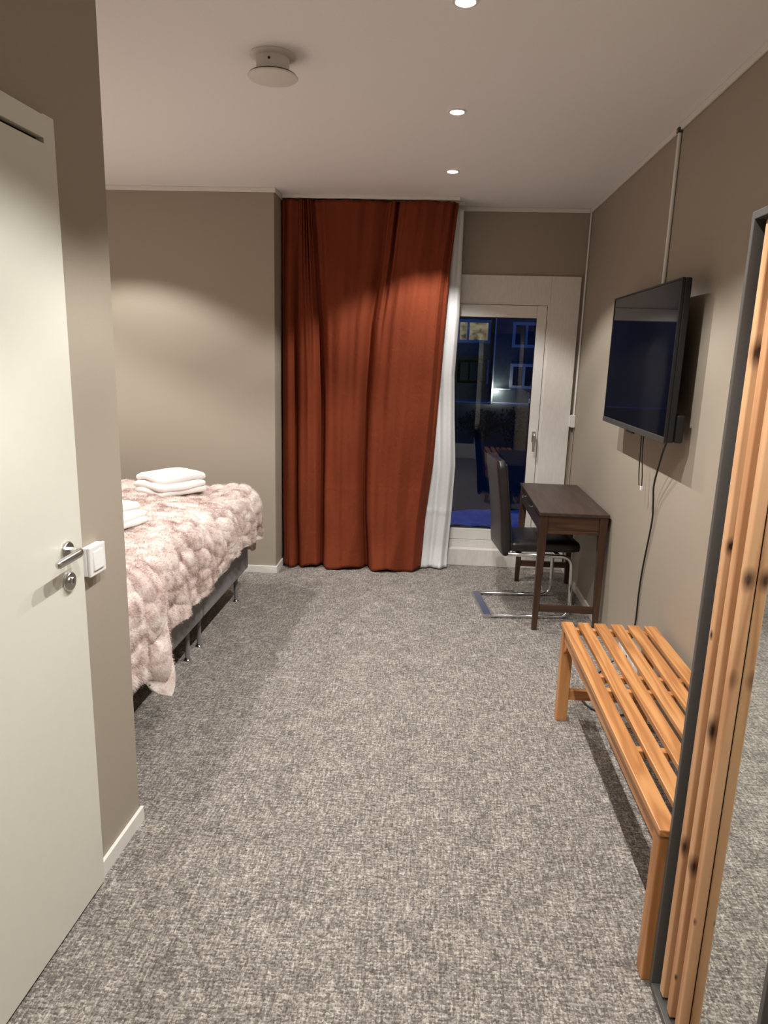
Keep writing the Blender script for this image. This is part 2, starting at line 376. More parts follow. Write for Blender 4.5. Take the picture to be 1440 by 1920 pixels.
# light switch
sw = thing('light_switch', 'white surface mounted rocker light switch beside the cream door', 'light switch', LW(-.214, .0005, .967), -LA)
box('back_box', 0, .016, -.042, .042, 0, .084, M['plastic'], sw, .003)
box('cover_plate', .0165, .026, -.043, .043, -.001, .085, M['plastic'], sw, .003)
bm = bmesh.new(); addbox(bm, .024, .031, -.027, .027, .015, .070, .002)
for v in bm.verts:
    if v.co.x > .028 and v.co.z > .04: v.co.x -= .0035
link('rocker', bm, M['plastic'], sw)
# ------------------------------------------------------------------ entrance door behind the camera (seen in the window glass)
d2 = thing('door_2', 'white framed entrance door with dark olive panel', 'door', (.3, YN, 0), kind='structure')
box('frame_post', .36, .44, .001, .05, 0, 2.1, M['white'], d2, .003); box('frame_post', -.64, -.56, .001, .05, 0, 2.1, M['white'], d2, .003)
box('frame_head', -.56, .36, .001, .05, 2.02, 2.1, M['white'], d2, .003)
box('kick_board', -.56, .36, .001, .04, .005, .24, M['white'], d2, .003)
box('panel', -.56, .36, .001, .025, .24, 2.02, M['oliveglass'], d2)
# ------------------------------------------------------------------ balcony door window
w1 = thing('window_1', 'white glazed balcony door with wide painted casing', 'door', (0, YB, 0), kind='structure')
PW = M['paintedwood']
box('casing_board', .812, 1.020, -.022, -.001, .0, 2.187, PW, w1, .002)
box('casing_board', -.41, .8115, -.022, -.001, 1.995, 2.187, PW, w1, .002)
box('casing_board', -.41, -.2, -.022, -.001, 0, 1.994, PW, w1, .002)
box('door_jamb', .797, .8145, -.012, .12, .15, 1.999, PW, w1, .001); box('door_jamb', -.199, -.165, -.012, .12, .15, 1.999, PW, w1, .001)
box('door_head', -.165, .797, -.012, .12, 1.984, 1.9995, PW, w1, .001)
SW = M['white']; sash = thing('sash', '', None); sash.parent = w1; del sash['label']
box('stile', .724, .794, -.008, .045, .195, 1.981, SW, sash, .004); box('stile', -.162, -.092, -.008, .045, .195, 1.981, SW, sash, .004)
box('top_rail', -.0915, .7235, -.008, .045, 1.893, 1.981, SW, sash, .004); box('bottom_rail', -.0915, .7235, -.008, .045, .195, .285, SW, sash, .004)
pane = box('glass_pane', -.10, .732, .012, .036, .277, 1.90, M['glass'], sash)
def bead(a, b, c, d): return box('glazing_seal', a, b, -.002, .011, c, d, M['blackp'], sash)
bead(-.0915, .7235, 1.888, 1.893); bead(.7195, .7235, .285, 1.888); bead(-.0915, -.0875, .285, 1.888); bead(-.0915, .7235, .285, .288)
box('threshold', -.199, .8145, -.012, .13, .13, .193, PW, w1, .003)
box('step_board', -.30, 1.045, -.085, -.0225, .0, .135, PW, w1, .004)
box('apron_fill', -.199, .8145, -.0225, .13, .0, .129, PW, w1)
hd = thing('x', '', None); hd.name = 'door_handle'; hd.parent = w1; del hd['label']
box('handle_plate', .748, .776, -.018, -.0085, .985, 1.065, M['steel'], hd, .004)
tube('lever', fillet([(.762, -.016, 1.045), (.762, -.058, 1.045), (.762, -.060, .915)], .016, 6), .010, M['steel'], hd, 12)
# ------------------------------------------------------------------ ceiling spotlights
def spot(x, y, label, power=1.0):
    t = thing('ceiling_spotlight', label, 'spotlight', (x, y, ZC), group='recessed ceiling spotlights')
    lathe('trim_ring', [(.030, -.0008), (.0405, -.0008), (.0415, -.003), (.040, -.0055), (.031, -.0065), (.030, -.004), (.030, -.0008)], M['plastic'], t, 40)
    lathe('lens', [(0, -.0045), (.0295, -.0045), (.0295, -.001), (0, -.001)], M['lens'], t, 32)
    ld = bpy.data.lights.new('spot_beam', 'SPOT'); ld.energy = SPOT_W*power; ld.color = SPOT_COL; ld.spot_size = math.radians(115); ld.spot_blend = .28; ld.shadow_soft_size = .011
    lo_ = bpy.data.objects.new('spot_beam', ld); COL.objects.link(lo_); lo_.parent = t; lo_.location = (0, 0, -.026)
    return t
LBL = ['recessed ceiling spotlight farthest away, nearest the curtain', 'recessed ceiling spotlight in the middle of the visible row',
       'recessed ceiling spotlight cut off by the top edge of the picture', 'recessed ceiling spotlight over the mirror cabinet', 'recessed ceiling spotlight above the entrance']
for (x, y), l in zip(SPOTS, LBL): spot(x, y, l)
for (x, y), l in zip(BED_SPOTS, ('recessed ceiling spotlight over the bed nearest the alcove wall', 'recessed ceiling spotlight over the bed nearest the doorway',
                                 'recessed ceiling spotlight over the head of the bed')): spot(x, y, l, .95)
# ------------------------------------------------------------------ ceiling air valve
v = thing('air_valve', 'round white ventilation valve on the ceiling', 'vent', (-.642, 2.815, ZC))
lathe('flange', [(.0, -.0008), (.084, -.0008), (.084, -.004), (.066, -.010), (.0, -.010)], M['ventw'], v, 56)
neck = lathe('neck', [(0, -.010), (.060, -.010), (.060, -.062), (.058, -.064), (0, -.064)], M['ventw'], v, 56)
lathe('screw', [(0, 0), (.005, 0), (.0045, .003), (0, .0035)], M['blackp'], neck, 14, Matrix.Translation((0, -.0595, -.028)) @ Matrix.Rotation(math.pi/2, 4, 'X'))
lathe('gasket', [(0, -.0642), (.086, -.0642), (.089, -.068), (0, -.068)], M['blackp'], v, 56)
lathe('disc', [(0, -.0685), (.089, -.0685), (.092, -.071), (.089, -.075), (.05, -.081), (0, -.083)], M['ventw'], v, 64)
# ================================================================== curtains
def interp(t, ts, xs): return np.interp(t, ts, xs)
def rust_curtain():
    NU, NTT = 420, 130
    u = np.linspace(0, 1, NU)[None, :]; z = np.linspace(2.620, .006, NTT)[:, None]
    # fold lines: u knots and their world x at several heights (heights descending -> use ascending z)
    zz = [0.0, .4, .85, 1.3, 1.8, 2.2, 2.61]
    f0 = [-1.092, -1.10, -1.103, -1.103, -1.103, -1.103, -1.10]
    f1 = [-.986, -1.0, -1.004, -1.008, -1.013, -1.005, -.991]
    f2 = [-.807, -.81, -.811, -.815, -.839, -.87, -.901]
    f3 = [-.461, -.49, -.501, -.50, -.478, -.42, -.382]
    f4 = [-.122, -.10, -.06, -.035, -.02, .0, .035]
    f5 = [-.05, -.031, .012, .03, .05, .068, .106]
    K = np.array([0, .11, .28, .56, .88, 1.0])
    Kx = np.stack([interp(z[:, 0], zz, f) for f in (f0, f1, f2, f3, f4, f5)], 1)
    X = np.zeros((NTT, NU))
    for i in range(NTT): X[i] = np.interp(u[0], K, Kx[i])
    t = (2.612-z)/2.612
    Y = np.full((NTT, NU), 5.095)
    def valley(c, wd, dep): return dep*np.exp(-((u-c)/wd)**2)
    lowgain = .35+.65*np.clip(t*2.2, 0, 1)
    Y += lowgain*(valley(.11, .018, .060)+valley(.28, .020, .075)+valley(.56, .026, .09))
    # smooth convex body between the folds
    for a, b, h in ((0, .11, .03), (.11, .28, .035), (.28, .56, .035), (.56, .88, .035)):
        s = np.clip((u-a)/(b-a), 0, 1); Y -= h*np.sin(np.pi*s)**.8*(.3+.7*t)
    # secondary soft ripples
    ph = 2*np.pi*(u*11+.25*np.sin(3*u*6.28))
    Y += .006*np.sin(ph+1.3*t)*(1-.5*t)+.003*np.sin(2*np.pi*u*23+.8+2*t)*(1-t)
    Y += .011*np.sin(2*np.pi*(u*6.2+.22*np.sin(4*t)+.1))*(.45+.55*np.sin(np.pi*np.clip(t, 0, 1)))
    dg = np.clip((t-.72)/.28, 0, 1)*np.exp(-((np.mod(u*3.5-.6*(1-t)*4, 1)-.5)/.10)**2); Y -= .006*dg
    # tight pencil pleats at the heading
    top = np.exp(-(t/.22)**2)
    grp = np.exp(-((u-.235)/.07)**2)+.8*np.exp(-((u-.61)/.035)**2)
    Y += top*grp*.022*np.sin(2*np.pi*u*36)
    Y += np.exp(-(t/.12)**2)*.007*np.sin(2*np.pi*u*15)
    # second dark fold beside f3 near the heading
    Y += valley(.62, .014, .055)*np.clip(1-t*2.6, 0, 1)
    Y += valley(.71, .02, .02)*np.clip(1.3-t, 0, 1)*lowgain+valley(.42, .02, .014)*lowgain
    # right end turns back towards the window
    s = np.clip((u-.88)/.12, 0, 1); Y += s**1.3*(.03+.085*t**2)
    # hem flares forward where it meets the carpet
    fl = np.clip((t-.90)/.10, 0, 1)**1.5
    Y -= fl*(.018+.02*np.sin(2*np.pi*(u*3.3+.1))*(u > .05))
    Z = z+0*u
    # creases at hem: bottom edge undulates a little
    Z = Z+np.clip((t-.93)/.07, 0, 1)*(.010+.010*np.sin(2*np.pi*(u*4.2+.3)))*(1-np.exp(-((u-.86)/.07)**2))
    # fold-marks from packaging (horizontal crease lines)
    for zc, am in ((1.31, .0035), (.62, .004), (.26, .003)):
        Y -= am*np.exp(-((Z-zc)/.008)**2)*(.4+.6*np.sin(u*17)**2)
    # top edge scallops
    Z = Z+np.exp(-(t/.01)**2)*.006*np.sin(2*np.pi*u*15)
    Y = np.maximum(Y, 4.93)
    return gridmesh('rust_curtain', X, Y, Z, M['curtain'], thick=.003)
c = rust_curtain(); tag(c, 'floor length rust brown curtain hanging from the ceiling track', 'curtain')
# stitched bottom hem line is part of the cloth; sheer behind it
def sheer():
    NU, NTT = 150, 120
    u = np.linspace(0, 1, NU)[None, :]; z = np.linspace(2.60, .012, NTT)[:, None]; t = (2.60-z)/2.6
    zz = [.07, .41, .80, 1.13, 1.47, 1.88, 2.23, 2.575]; xr = [.150, .166, .178, .157, .140, .154, .151, .147]
    r = interp(z[:, 0], zz, xr)[:, None]; X = -.75+(r+.75)*u
    Y = 5.235+.016*np.sin(2*np.pi*u*7+t*1.5)*(.6+.4*t)+.006*np.sin(2*np.pi*(u*17+t*.7))
    Y = Y-.006*np.exp(-((z-1.70)/.012)**2)*np.sin(u*40)-.006*np.exp(-((z-.45)/.015)**2)
    e = np.clip((u-.93)/.07, 0, 1); Y = Y+e**2*.02
    fl = np.clip((t-.93)/.07, 0, 1)**1.4; Y = Y-fl*.045
    return gridmesh('sheer_curtain', X, Y, z+0*u, M['sheer'], thick=.002)
sh = sheer(); tag(sh, 'white linen sheer curtain showing beside the rust curtain', 'curtain')
hm = box('side_hem', .128, .146, 5.246, 5.250, 2.45, 2.60, M['sheer'], sh)
tr = thing('curtain_track', 'white ceiling mounted curtain track above the rust curtain', 'curtain track', (0, 0, ZC))
box('rail', XC+.014, .112, 5.075, 5.10, -.022, -.0006, M['white'], tr, .002); box('rail', XC+.014, .15, 5.222, 5.247, -.022, -.0006, M['white'], tr, .002)
# ================================================================== television
tv = thing('television', 'wall mounted flat black television on the right wall', 'television', (.945, 3.483, 1.28))
TW, TH = .536, .65
box('back_housing', .012, .040, -TW, TW, .0, TH, M['blackp'], tv, .006)
box('rear_bulge', .040, .072, -TW+.10, TW-.10, .03, TH-.17, M['blackp'], tv, .012)
box('bezel', .0, .012, -TW, -TW+.008, .0, TH, M['blackp'], tv, .001); box('bezel', .0, .012, TW-.008, TW, .0, TH, M['blackp'], tv, .001)
box('bezel', .0, .012, -TW+.008, TW-.008, TH-.008, TH, M['blackp'], tv, .001); bz = box('bezel', -.003, .012, -TW+.0005, TW-.0005, -.004, .022, M['graphite'], tv, .002)
box('screen', .003, .011, -TW+.008, TW-.008, .022, TH-.008, M['screen'], tv)
box('logo_badge', -.0045, -.003, -.005, .022, -.001, .010, M['steel'], bz)
box('sensor_pod', .000, .014, -.06, .05, -.014, -.0045, M['blackp'], tv, .003)
box('connector_box', .041, .075, -TW-.006, -TW+.098, .0, .115, M['blackp'], tv, .008)
box('wall_bracket', .072, .111, -.25, .25, .18, .42, M['graphite'], tv, .004)
for k, dy in enumerate((-.08, -.045)):
    st = spline([(.05, dy-.0, .01), (.052, dy-.005, -.10), (.055, dy-.03+.02*k, -.20), (.055, dy-.03-.01*(1-k), -.258)], 8)
    tube('bracket_strap', st, .0028, M['cord'], tv, 6)
box('strap_tab', .050, .060, -.128, -.110, -.275, -.255, M['plastic'], tv, .002)
# power cord and conduit
pc = tube('power_cord', [p-Vector((.945, 3.483, 1.28)) for p in spline([(.985, 3.02, 1.295), (.988, 3.05, 1.262), (1.0, 3.126, 1.198), (1.02, 3.245, 1.056), (1.035, 3.276, .971), (1.045, 3.295, .865), (1.049, 3.362, .635), (1.049, 3.381, .492), (1.049, 3.38, .34), (1.04, 3.38, .26), (1.03, 3.375, .195)], 10)], .0042, M['cord'], tv)
def conduit(name, y, z0, z1, label, r=.0085):
    t = thing(name, label, 'cable conduit', (XR, y, z0))
    lathe('pipe', [(0, 0), (r, 0), (r, z1-z0), (0, z1-z0)], M['plastic'], t, 16, Matrix.Translation((-r-.001, 0, 0))); return t
cn = conduit('cable_conduit', 3.535, 1.80, 2.632, 'white cable conduit running from ceiling down to the television')
box('clip', -.022, -.0005, -.013, .013, .81, .833, M['graphite'], cn, .002)
cn = conduit('cable_conduit', 5.385, 1.20, 2.622, 'thin white conduit in the far right corner above the socket box', .007)
sb = thing('socket_box', 'small white socket box on the wall left of the television', 'socket', (XR, 5.372, 1.108))
box('body', -.034, -.0006, -.024, .024, 0, .092, M['plastic'], sb, .004); box('cover', -.040, -.0345, -.021, .021, .004, .088, M['plastic'], sb, .003)
tube('cable', [(-.006, -.004, .0), (-.006, -.004, -.40), (-.006, -.004, -.98)], .004, M['wall'], sb, 8)
# power strip on wall by the bench
ps = thing('power_strip', 'white power strip low on the wall behind the slatted bench', 'power strip', (XR-.0005, 3.33, .13))
box('body', -.045, -.0006, -.17, .17, 0, .06, M['plastic'], ps, .006)
for k in range(3):
    yy = -.10+.10*k
    q = lathe('socket', [(0, 0), (.02, 0), (.02, .002), (.017, .002), (.016, .001), (0, .001)], M['plastic'], ps, 24, Matrix.Translation((-.0455, yy, .03)) @ Matrix.Rotation(-math.pi/2, 4, 'Y'))
tube('plug', [(-.0455, 0, .03), (-.062, 0, .03), (-.075, 0, .034)], [.016, .015, .008], M['cord'], ps, 12)
tag(tube('loose_cable', spline([(.978, 3.33, .165), (.90, 3.30, .12), (.82, 3.28, .012), (.77, 3.20, .006), (.80, 3.08, .006), (.90, 3.03, .006), (.985, 3.06, .02), (1.01, 3.13, .10)], 10), .0042, M['cord']), 'black loose cable looping on the carpet under the bench', 'cord')
# ================================================================== bench
BX0, BX1, BY0, BY1, BZ = .610, 1.0225, 1.588, 3.010, .458
bn = thing('slatted_bench', 'low teak bench with six lengthwise slats against the right wall', 'bench', (0, 0, 0))
def pbox(name, x0, x1, y0, y1, z0, z1, mat, parent, bev=.003): return box(name, x0, x1, y0, y1, z0, z1, mat, parent, bev, 2, origin=True)
for k in range(6):
    x0 = BX0+k*.0725; pbox('seat_slat', x0, x0+.050, BY0, BY1, BZ-.020, BZ, M['teak_y'], bn, .003)
for x0 in (BX0+.004, BX1-.052):
    for y0 in (BY0+.006, BY1-.054): pbox('leg', x0, x0+.048, y0, y0+.048, 0, BZ-.0202, M['teak_z'], bn, .003)
for x0 in (BX0+.010, BX1-.040): pbox('apron', x0, x0+.026, BY0+.055, BY1-.055, BZ-.075, BZ-.0235, M['teak_y'], bn, .002)
for y0 in (BY1-.042, 2.50, 2.385, 1.99, BY0+.012): pbox('cross_rail', BX0+.0535 if y0 > 2.9 or y0 < 1.7 else BX0+.037, BX1-.0535 if y0 > 2.9 or y0 < 1.7 else BX1-.0405, y0, y0+.030, BZ-.045, BZ-.0203, M['teak_x'], bn, .002)
for y0 in (BY1-.044, BY0+.016): pbox('stretcher', BX0+.0525, BX1-.0525, y0, y0+.028, .100, .146, M['teak_x'], bn, .002)
# corner braces under the front slat
bm = bmesh.new()
for x0, x1, y0, sgn in ((BX0+.012, BX0+.034, BY1-.0545, -1),):
    a = [bm.verts.new((x, y0, z)) for x in (x0, x1) for z in (BZ-.075, BZ-.13)]; b = [bm.verts.new((x, y0-.06, BZ-.075)) for x in (x0, x1)]
    bm.faces.new((a[0], a[2], a[3], a[1])); bm.faces.new((a[0], a[1], b[0])); bm.faces.new((a[2], b[1], a[3])); bm.faces.new((a[0], b[0], b[1], a[2])); bm.faces.new((a[1], a[3], b[1], b[0]))
bmesh.ops.recalc_face_normals(bm, faces=bm.faces); link('corner_brace', bm, M['teak_z'], bn)
# ================================================================== mirror cabinet
mc = thing('mirror_cabinet', 'tall graphite cabinet with wooden slats and full length mirror', 'cabinet', (0, 0, 0))
FX, MX, MY0, MY1, MZ = .632, .668, 1.075, 1.584, 1.906
box('carcass', MX+.006, XR-.014, MY0, MY1, .0, MZ, M['graphite'], mc, .002)
box('frame_bar', FX, MX+.0055, MY1-.013, MY1, 0, MZ, M['framegrey'], mc, .0015); box('frame_bar', FX, MX+.0055, MY0, MY0+.013, 0, MZ, M['framegrey'], mc, .0015)
box('frame_bar', FX, MX+.0055, MY0+.0132, MY1-.0132, 0, .018, M['framegrey'], mc, .0015); box('frame_bar', FX, MX+.0055, MY0+.0132, MY1-.0132, MZ-.016, MZ, M['framegrey'], mc, .0015)
box('backing', MX+.001, MX+.0055, 1.408, MY1-.0135, .0185, MZ-.0165, M['blackp'], mc)
box('mirror', MX, MX+.0055, MY0+.0135, 1.4078, .0185, MZ-.0165, M['mirror'], mc)
kn = [[((.0115, 0, 1.60), .020), ((.012, 0, 1.19), .013), ((.0, 0, .44), .018), ((0, .01, .98), .008)],
      [((.004, 0, 1.70), .018), ((.0, 0, .78), .022), ((.004, 0, .43), .018), ((0, 0, .12), .006)],
      [((.006, 0, 1.15), .016), ((.003, -.012, .93), .017), ((0, 0, .33), .006), ((0, 0, 1.55), .012)]]
for k, y0 in enumerate((1.519, 1.464, 1.4085)):
    mt = wood('larch_slat_%s' % 'abc'[k], srgb(190, 136, 94), srgb(210, 158, 114), srgb(224, 176, 132), 'Z', .5, knots=[((p[0]-.012, p[1]-.0125, p[2]), r) for p, r in kn[k]], ring=3)
    pbox('wood_slat', .644, MX-.0003, y0, y0+.025, .026 if k else .026, MZ-.020, mt, mc, .003)
# ================================================================== desk
dk = thing('writing_desk', 'dark brown wooden desk with two small drawers against the right wall', 'desk', (0, 0, 0))
DX0, DX1, DY0, DY1, DZ = .640, 1.043, 4.035, 5.020, .732
pbox('desk_top', DX0, DX1, DY0, DY1, DZ-.020, DZ, M['wenge'], dk, .003)
def leg(x, y, sx, sy):
    bm = bmesh.new(); vs_ = []
    for z, wd in ((DZ-.0205, .046), (DZ-.15, .046), (0, .030)):
        # outer faces stay put, inner faces taper
        xa, xb = (x, x+wd*sx); ya, yb = (y, y+wd*sy); vs_.append([bm.verts.new((a, b, z)) for a, b in ((xa, ya), (xb, ya), (xb, yb), (xa, yb))])
    for A_, B_ in zip(vs_, vs_[1:]):
        for i in range(4): bm.faces.new((A_[i], A_[(i+1) % 4], B_[(i+1) % 4], B_[i]))
    bm.faces.new(vs_[0]); bm.faces.new(vs_[-1]); bmesh.ops.recalc_face_normals(bm, faces=bm.faces)
    bmesh.ops.bevel(bm, geom=[e for e in bm.edges], offset=.002, segments=1, affect='EDGES')
    return link('leg', bm, M['wenge_z'], dk)
LI = .006
leg(DX0+LI, DY0+LI, 1, 1); leg(DX1-LI, DY0+LI, -1, 1); leg(DX0+LI, DY1-LI, 1, -1); leg(DX1-LI, DY1-LI, -1, -1)
for y0 in (DY0+.012, DY1-.032):
    pbox('side_panel', DX0+.0525, DX1-.0525, y0+.006, y0+.018, DZ-.108, DZ-.0205, M['wenge_x'], dk, .001)
    pbox('side_rail', DX0+.0525, DX1-.0525, y0-.002, y0+.022, DZ-.128, DZ-.1085, M['wenge_x'], dk, .002)
    pbox('side_rail', DX0+.0525, DX1-.0525, y0+.000, y0+.005, DZ-.032, DZ-.0205, M['wenge_x'], dk, .001)
    pbox('stretcher', DX0+.036, DX1-.036, y0+.001, y0+.023, .118, .160, M['wenge_x'], dk, .002)
pbox('back_panel', DX1-.030, DX1-.014, DY0+.053, DY1-.053, DZ-.128, DZ-.0205, M['wenge'], dk, .001)
pbox('drawer_rail', DX0+.012, DX0+.034, DY0+.053, DY1-.053, DZ-.128, DZ-.116, M['wenge'], dk, .001)
ymid = (DY0+DY1)/2
for y0, y1 in ((DY0+.055, ymid-.002), (ymid+.002, DY1-.055)):
    dr = pbox('drawer', DX0+.010, DX0+.36, y0, y1, DZ-.1155, DZ-.0225, M['wenge'], dk, .002)
    yc = 4.44 if y0 < ymid-.1 else 4.77
    lathe('knob', [(0, 0), (.0045, 0), (.0045, .009), (.010, .012), (.0105, .017), (.008, .020), (0, .021)], M['steel'], dr, 20,
          Matrix.Translation((DX0+.010-dr.location.x, yc-dr.location.y, DZ-.052-dr.location.z)) @ Matrix.Rotation(-math.pi/2, 4, 'Y'))
# ================================================================== chair
CA = math.radians(6.3)
ch = thing('cantilever_chair', 'black leather high back chair on a chrome cantilever frame', 'chair', (.372, 4.428, 0), CA)
W2 = .215
rt = .0125
side = {}
for s in (-1, 1):
    pts = fillet([(.0, s*W2, rt), (.515, s*W2, rt), (.505, s*W2, .405), (.10, s*W2, .418)], .07, 8)
    bm = addtube(bmesh.new(), pts, rt, 12, True, (1.0, 1.0)); bmesh.ops.recalc_face_normals(bm, faces=bm.faces); link('frame_tube', bm, M['chrome'], ch, True)
bm = addbox(bmesh.new(), -.030, .020, -W2-.0125, W2+.0125, .0, .024, .003); link('base_bar', bm, M['brushed'], ch)
for xx in (.16, .40): box('seat_support', xx, xx+.03, -W2+.0125, W2-.0125, .408, .420, M['chrome'], ch, .002)
def cushion(name, sx, sy, sz, mat, parent, loc, roty=0, e=.018, bend=0, pw=5):
    bm = bmesh.new(); addbox(bm, -sx/2, sx/2, -sy/2, sy/2, -sz/2, sz/2); bmesh.ops.subdivide_edges(bm, edges=bm.edges[:], cuts=9, use_grid_fill=True)
    for v in bm.verts:
        p = [v.co.x/(sx/2), v.co.y/(sy/2), v.co.z/(sz/2)]
        h = [sx/2, sy/2, sz/2]; q = [0, 0, 0]
        for i in range(3): q[i] = max(-h[i]+e, min(h[i]-e, v.co[i]))
        d = Vector((v.co[0]-q[0], v.co[1]-q[1], v.co[2]-q[2]))
        if d.length > e: d = d.normalized()*e
        v.co = Vector(q)+d
        thin = min(range(3), key=lambda i: h[i]); o2 = [i for i in range(3) if i != thin]
        v.co[thin] *= 1+.12*(1-p[o2[0]]**2)*(1-p[o2[1]]**2)
        if bend: v.co.x += bend*(v.co.z/(sz/2))**2
    bmesh.ops.recalc_face_normals(bm, faces=bm.faces)
    o = link(name, bm, mat, parent, True); o.location = loc; o.rotation_euler = (0, roty, 0); return o
cushion('seat', .46, .43, .072, M['leather'], ch, (.330, 0, .460), 0, .030)
bk = cushion('backrest', .058, .43, .60, M['leather'], ch, (.072, 0, .700), math.radians(-6.5), .020, -.012)
tube('piping', fillet([(.027, -.214, -.28), (.016, -.2145, .275), (.016, .2145, .275), (.027, .214, -.28)], .03, 5), .003, M['leather'], bk, 6)
# ================================================================== bed
BF, BYN, BYM, BYF = -1.175, 2.53, 3.447, 4.362
def bed(y0, y1, label):
    t = thing('box_spring_bed', label, 'bed', (0, 0, 0), group='two single box spring beds pushed together')
    box('base', -3.20, BF, y0+.003, y1-.003, .205, .46, M['bedfab'], t, .012, 3)
    box('mattress', -3.19, BF-.012, y0+.006, y1-.006, .462, .665, M['towel'], t, .035, 4)
    for xx in (BF-.062, -3.10):
        for yy in (y0+.092, y1-.092):
            l = lathe('leg', [(0, .018), (.0125, .018), (.014, .2045), (0, .2045)], M['bedfab'], t, 14, Matrix.Translation((xx, yy, 0)))
            lathe('foot_cap', [(0, 0), (.018, 0), (.020, .004), (.0135, .012), (.013, .0178), (0, .0178)], M['chrome'], l, 18, Matrix.Translation((xx, yy, 0)))
    return t
bed(BYM, BYF, 'grey box spring bed nearer the alcove wall under the fur throw'); bed(BYN, BYM, 'grey box spring bed nearer the doorway under the fur throw')
# ------------------------------------------------------------------ fur throw
def vor(P, Q, cu, cv, jit=.8, seed=3, power=2):
    """distance to nearest jittered cell centre, plus per-cell random"""
    i0 = np.floor(P/cu).astype(int); j0 = np.floor(Q/cv).astype(int); best = np.full(P.shape, 9.0)
    for di in (-1, 0, 1):
        for dj in (-1, 0, 1):
            i = i0+di; j = j0+dj
            h1 = np.mod(np.sin(i*127.1+j*311.7+seed)*43758.5453, 1); h2 = np.mod(np.sin(i*269.5+j*183.3+seed*2.1)*43758.5453, 1)
            dx = (i+.5+jit*(h1-.5))-P/cu; dy = (j+.5+jit*(h2-.5))-Q/cv
            best = np.minimum(best, np.abs(dx)**power+np.abs(dy)**power)
    return best**(1/power)
def throw():
    z0, ex, ey, rad = .708, BF-.088, BYF-.03, .12
    # cloth coordinates: p along +x (overhang past ex), q along +y (overhang past ey)
    P1 = np.arange(-3.0, -2.2, .02); P2 = np.arange(-2.2, ex+.62, .0065); p = np.concatenate([P1, P2])
    q = np.arange(2.15, ey+.50, .0065)
    Pm, Q = np.meshgrid(p, q, indexing='ij')
    hem_y = [2.15, 2.40, 2.50, 2.56, 2.62, 2.66, 2.70, 2.82, 3.03, 3.22, 3.47, 3.68, 4.09, 4.36, 4.9]
    hem_l = [.43, .44, .47, .52, .585, .46, .38, .345, .335, .325, .325, .31, .315, .36, .40]
    L = np.interp(Q, hem_y, hem_l)
    # scale overhang so the hem follows the photo's line
    over = np.maximum(0, Pm-ex); over = over*(L/.60); oy = np.maximum(0, Q-ey)*(.43/.485)
    def fold(o):
        a = o/rad; out = np.where(a < math.pi/2, rad*np.sin(np.minimum(a, math.pi/2)), rad+.05*(o-rad*math.pi/2))
        drop = np.where(a < math.pi/2, rad*(1-np.cos(np.minimum(a, math.pi/2))), rad+(o-rad*math.pi/2)); return out, drop
    fx, dx = fold(over); fy, dy = fold(oy)
    both = np.minimum(over, oy)
    X = np.where(Pm < ex, Pm, ex)+fx-.25*np.minimum(both, .25); Y = np.where(Q < ey, Q, ey)+fy-.25*np.minimum(both, .25)
    Z = z0-np.maximum(dx, dy)-.15*np.minimum(dx, dy)
    Z += .014*np.sin(Pm*3.1+1)*np.sin(Q*2.3)+.010*np.sin(Pm*7+Q*5)
    # long hanging folds down the foot end
    hang = np.clip(over/.12, 0, 1); X += hang*(.014*np.sin(Q*22+.9*np.sin(Q*7))+.006*np.sin(Q*41+1))
    hy_ = np.clip(oy/.12, 0, 1); Y += hy_*.018*np.sin(Pm*24)
    # the near corner lobe droops forward
    X += .02*np.exp(-((Q-2.62)/.06)**2)*np.clip((over-.2)/.3, 0, 1)
    co = np.stack([X, Y, Z], -1)
    gu = np.gradient(co, axis=0); gv = np.gradient(co, axis=1); nrm = np.cross(gu, gv); nrm /= np.linalg.norm(nrm, axis=-1, keepdims=True)+1e-9
    wp = Pm+.030*np.sin(Q*11+Pm*4)+.018*np.sin(Q*27+Pm*9); wq = Q+.030*np.sin(Pm*13+Q*3)+.015*np.sin(Pm*31)
    d = vor(wp, wq, .112, .098, .62, 3.3); d2 = vor(wp*1.0+.3, wq, .06, .06, .8, 8.1)
    b = np.sqrt(np.clip(1-(d/.82)**2, 0, 1)); b2 = np.sqrt(np.clip(1-(d2/.85)**2, 0, 1))
    amp = .018+.034*np.clip((over+.06)/.12, 0, 1); amp = np.maximum(amp, .018+.030*np.clip((oy+.05)/.1, 0, 1))
    disp = amp*b**.9+.004*b2
    co = co+nrm*disp[..., None]
    gu = np.gradient(co, axis=0); gv = np.gradient(co, axis=1); nrm = np.cross(gu, gv); nrm /= np.linalg.norm(nrm, axis=-1, keepdims=True)+1e-9
    o = gridmesh('fur_throw', co[..., 0], co[..., 1], co[..., 2], M['fur'], thick=.012)
    tag(o, 'ruched pinkish cream faux fur throw draped over the beds', 'blanket')
    # short pile: one thin triangle per hair, only where the throw can be seen
    n, m = Pm.shape; NH = 170000
    wgt = (Pm > -2.45)
    ii, jj = np.nonzero(wgt[:-1, :-1]); sel = RNG.integers(0, len(ii), NH); a, bb = ii[sel], jj[sel]
    fu, fv = RNG.random(NH)[:, None], RNG.random(NH)[:, None]
    base_ = co[a, bb]*(1-fu)*(1-fv)+co[a+1, bb]*fu*(1-fv)+co[a, bb+1]*(1-fu)*fv+co[a+1, bb+1]*fu*fv+nrm[a, bb]*.005
    nn = nrm[a, bb]; comb = np.stack([.35+0*fu[:, 0], .1+0*fu[:, 0], -.55+0*fu[:, 0]], -1)+RNG.normal(0, .45, (NH, 3))
    dirn = nn+.75*comb; dirn /= np.linalg.norm(dirn, axis=-1, keepdims=True)
    ln = RNG.uniform(.008, .015, (NH, 1)); sd = np.cross(dirn, RNG.normal(0, 1, (NH, 3))); sd /= np.linalg.norm(sd, axis=-1, keepdims=True)+1e-9
